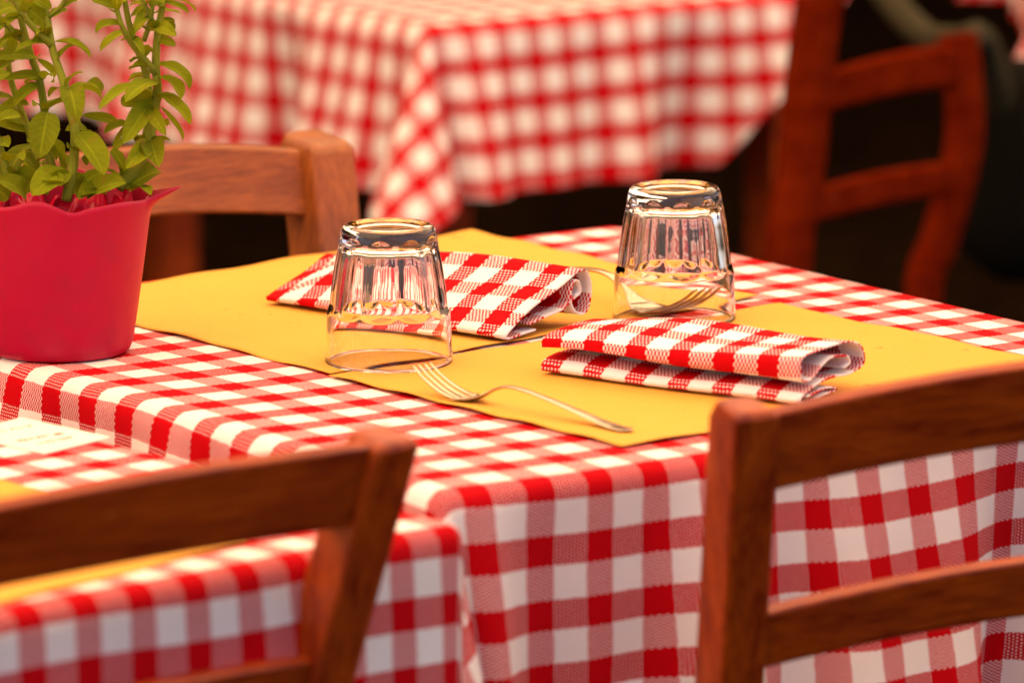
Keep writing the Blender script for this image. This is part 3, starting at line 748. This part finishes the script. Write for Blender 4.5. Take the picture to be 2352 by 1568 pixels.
# ------------------------------------------------------------------ red chair at the back right, its back seen at a slant
def fp(x, y, D): return at_depth(x, y, D)
rc = empty('red_wooden_chair', (0, 0, 0)); tag(rc, 'blurred red wooden chair in the dark at the upper right', 'chair', GC)
DA, DB = 5.20, 5.45
def ground_pt(p, z): return Vector((p.x, p.y, z))
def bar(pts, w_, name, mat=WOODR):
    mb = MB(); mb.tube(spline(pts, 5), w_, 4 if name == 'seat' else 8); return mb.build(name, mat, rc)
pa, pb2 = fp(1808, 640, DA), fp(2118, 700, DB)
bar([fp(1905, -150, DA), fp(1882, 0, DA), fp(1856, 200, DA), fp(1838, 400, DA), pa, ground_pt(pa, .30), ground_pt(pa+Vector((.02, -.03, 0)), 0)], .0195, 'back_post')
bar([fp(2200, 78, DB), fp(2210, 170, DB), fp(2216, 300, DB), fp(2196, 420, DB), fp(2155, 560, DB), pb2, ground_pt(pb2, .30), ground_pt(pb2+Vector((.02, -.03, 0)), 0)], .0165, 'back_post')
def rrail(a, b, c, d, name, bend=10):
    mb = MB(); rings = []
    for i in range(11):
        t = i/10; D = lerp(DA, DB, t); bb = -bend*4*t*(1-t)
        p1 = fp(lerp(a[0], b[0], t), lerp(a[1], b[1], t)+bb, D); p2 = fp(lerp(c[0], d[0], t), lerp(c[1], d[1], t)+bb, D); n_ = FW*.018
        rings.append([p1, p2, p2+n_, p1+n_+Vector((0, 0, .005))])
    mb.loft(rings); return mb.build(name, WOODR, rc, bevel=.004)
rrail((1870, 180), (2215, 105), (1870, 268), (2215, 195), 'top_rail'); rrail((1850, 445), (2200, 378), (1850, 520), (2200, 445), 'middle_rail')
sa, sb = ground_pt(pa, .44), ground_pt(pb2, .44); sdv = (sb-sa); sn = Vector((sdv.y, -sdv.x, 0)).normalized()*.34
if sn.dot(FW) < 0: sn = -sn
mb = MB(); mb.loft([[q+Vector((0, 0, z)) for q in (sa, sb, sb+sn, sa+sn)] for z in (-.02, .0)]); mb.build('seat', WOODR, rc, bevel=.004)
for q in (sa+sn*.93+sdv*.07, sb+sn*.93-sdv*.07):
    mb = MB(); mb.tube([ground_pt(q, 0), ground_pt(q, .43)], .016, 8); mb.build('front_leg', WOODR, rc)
# dark shoulder bag hanging from that chair
GREY = plain('dark_canvas', (.035, .030, .014), .95, 0, .3, 10, spec=.1)
BLK = plain('black_canvas', (.006, .005, .003), .95, 0, .3, 10, spec=.05)
bagc = fp(2345, 640, DB+.18)
bg_ = empty('shoulder_bag', bagc); tag(bg_, 'dark shoulder bag hanging by olive straps behind the red chair', 'bag')
mb = MB(); rings = []
for i in range(15):
    t = i/14; z = lerp(.0, .19, t); k = max(.12, (1-abs(2*t-1)**3.5))**.5
    rings.append([((.045+.006*math.sin(3*a_+t*4))*k*math.cos(a_), (.062+.008*math.sin(2*a_))*k*math.sin(a_), z) for a_ in [2*math.pi*q/24 for q in range(24)]])
mb.loft(rings); mb.build('bag_body', BLK, bg_)
for pts in ([(2205, 95, DB+.01), (2255, 90, DB+.06), (2290, 200, DB+.1), (2315, 330, DB+.15), (2330, 420, DB+.18)], [(2000, -60, DB+.2), (2060, 20, DB+.15), (2130, 85, DB+.08), (2190, 95, DB+.02), (2205, 95, DB+.01)]):
    mb = MB(); mb.tube(spline([fp(*q)-bagc for q in pts], 6), .0125, 8); mb.build('strap', GREY, bg_)

# cloth of a further table at the right edge
fc_o = at(2405, -40, .75)
fc = tablecloth((fc_o.x, fc_o.y), R(52), .75, .75, .750, .11, .045, (0, .3), CLOTH, step=.012, rad=.012, pleat=.01, seed=12, bow=.1)
tag(fc, 'sliver of gingham tablecloth at the upper right edge of the view', 'tablecloth', 'red gingham tablecloths')

# ------------------------------------------------------------------ awning over the terrace (lets the sun through as warm light)
def awn_mat():
    g = N('awning_canvas'); tr = g.n('BsdfTranslucent'); tr.inputs[0].default_value = (.92, .68, .44, 1)
    df = g.n('BsdfDiffuse'); df.inputs[0].default_value = (.72, .50, .30, 1); mx = g.n('MixShader'); mx.inputs[0].default_value = .5
    g.l(df.outputs[0], mx.inputs[1]); g.l(tr.outputs[0], mx.inputs[2]); g.l(mx.outputs[0], g.o.inputs[0]); return g.m
av = []; nx_, ny_ = 24, 40
for i in range(nx_+1):
    for j in range(ny_+1):
        x = lerp(-3.8, 1.3, i/nx_); y = lerp(-6, 7, j/ny_); av.append((x, y, 2.75-.04*(x-1)+.03*math.sin(y*3)))
aw = mesh('awning', av, grid_faces(nx_+1, ny_+1), awn_mat()); tag(aw, kind='structure')
# added unseen wall behind the terrace, toned warm for reflections in the glasses
DK = plain('warm_plaster', (.74, .50, .26), .9, 0, .2, 2, spec=.1)
mb = MB(); mb.loft([[(-9.2, -12, z), (-9, -12, z), (-9, 18, z), (-9.2, 18, z)] for z in (0, 5.0)]); mb.build('unseen_wall', DK, smooth=False)['kind'] = 'structure'
mb = MB(); mb.loft([[(-9, -12, z), (-3.85, -12, z), (-3.85, 18, z), (-9, 18, z)] for z in (2.95, 3.1)]); mb.build('shade_ceiling', DK, smooth=False)['kind'] = 'structure'  # unseen slab added to keep light off the tables at the back
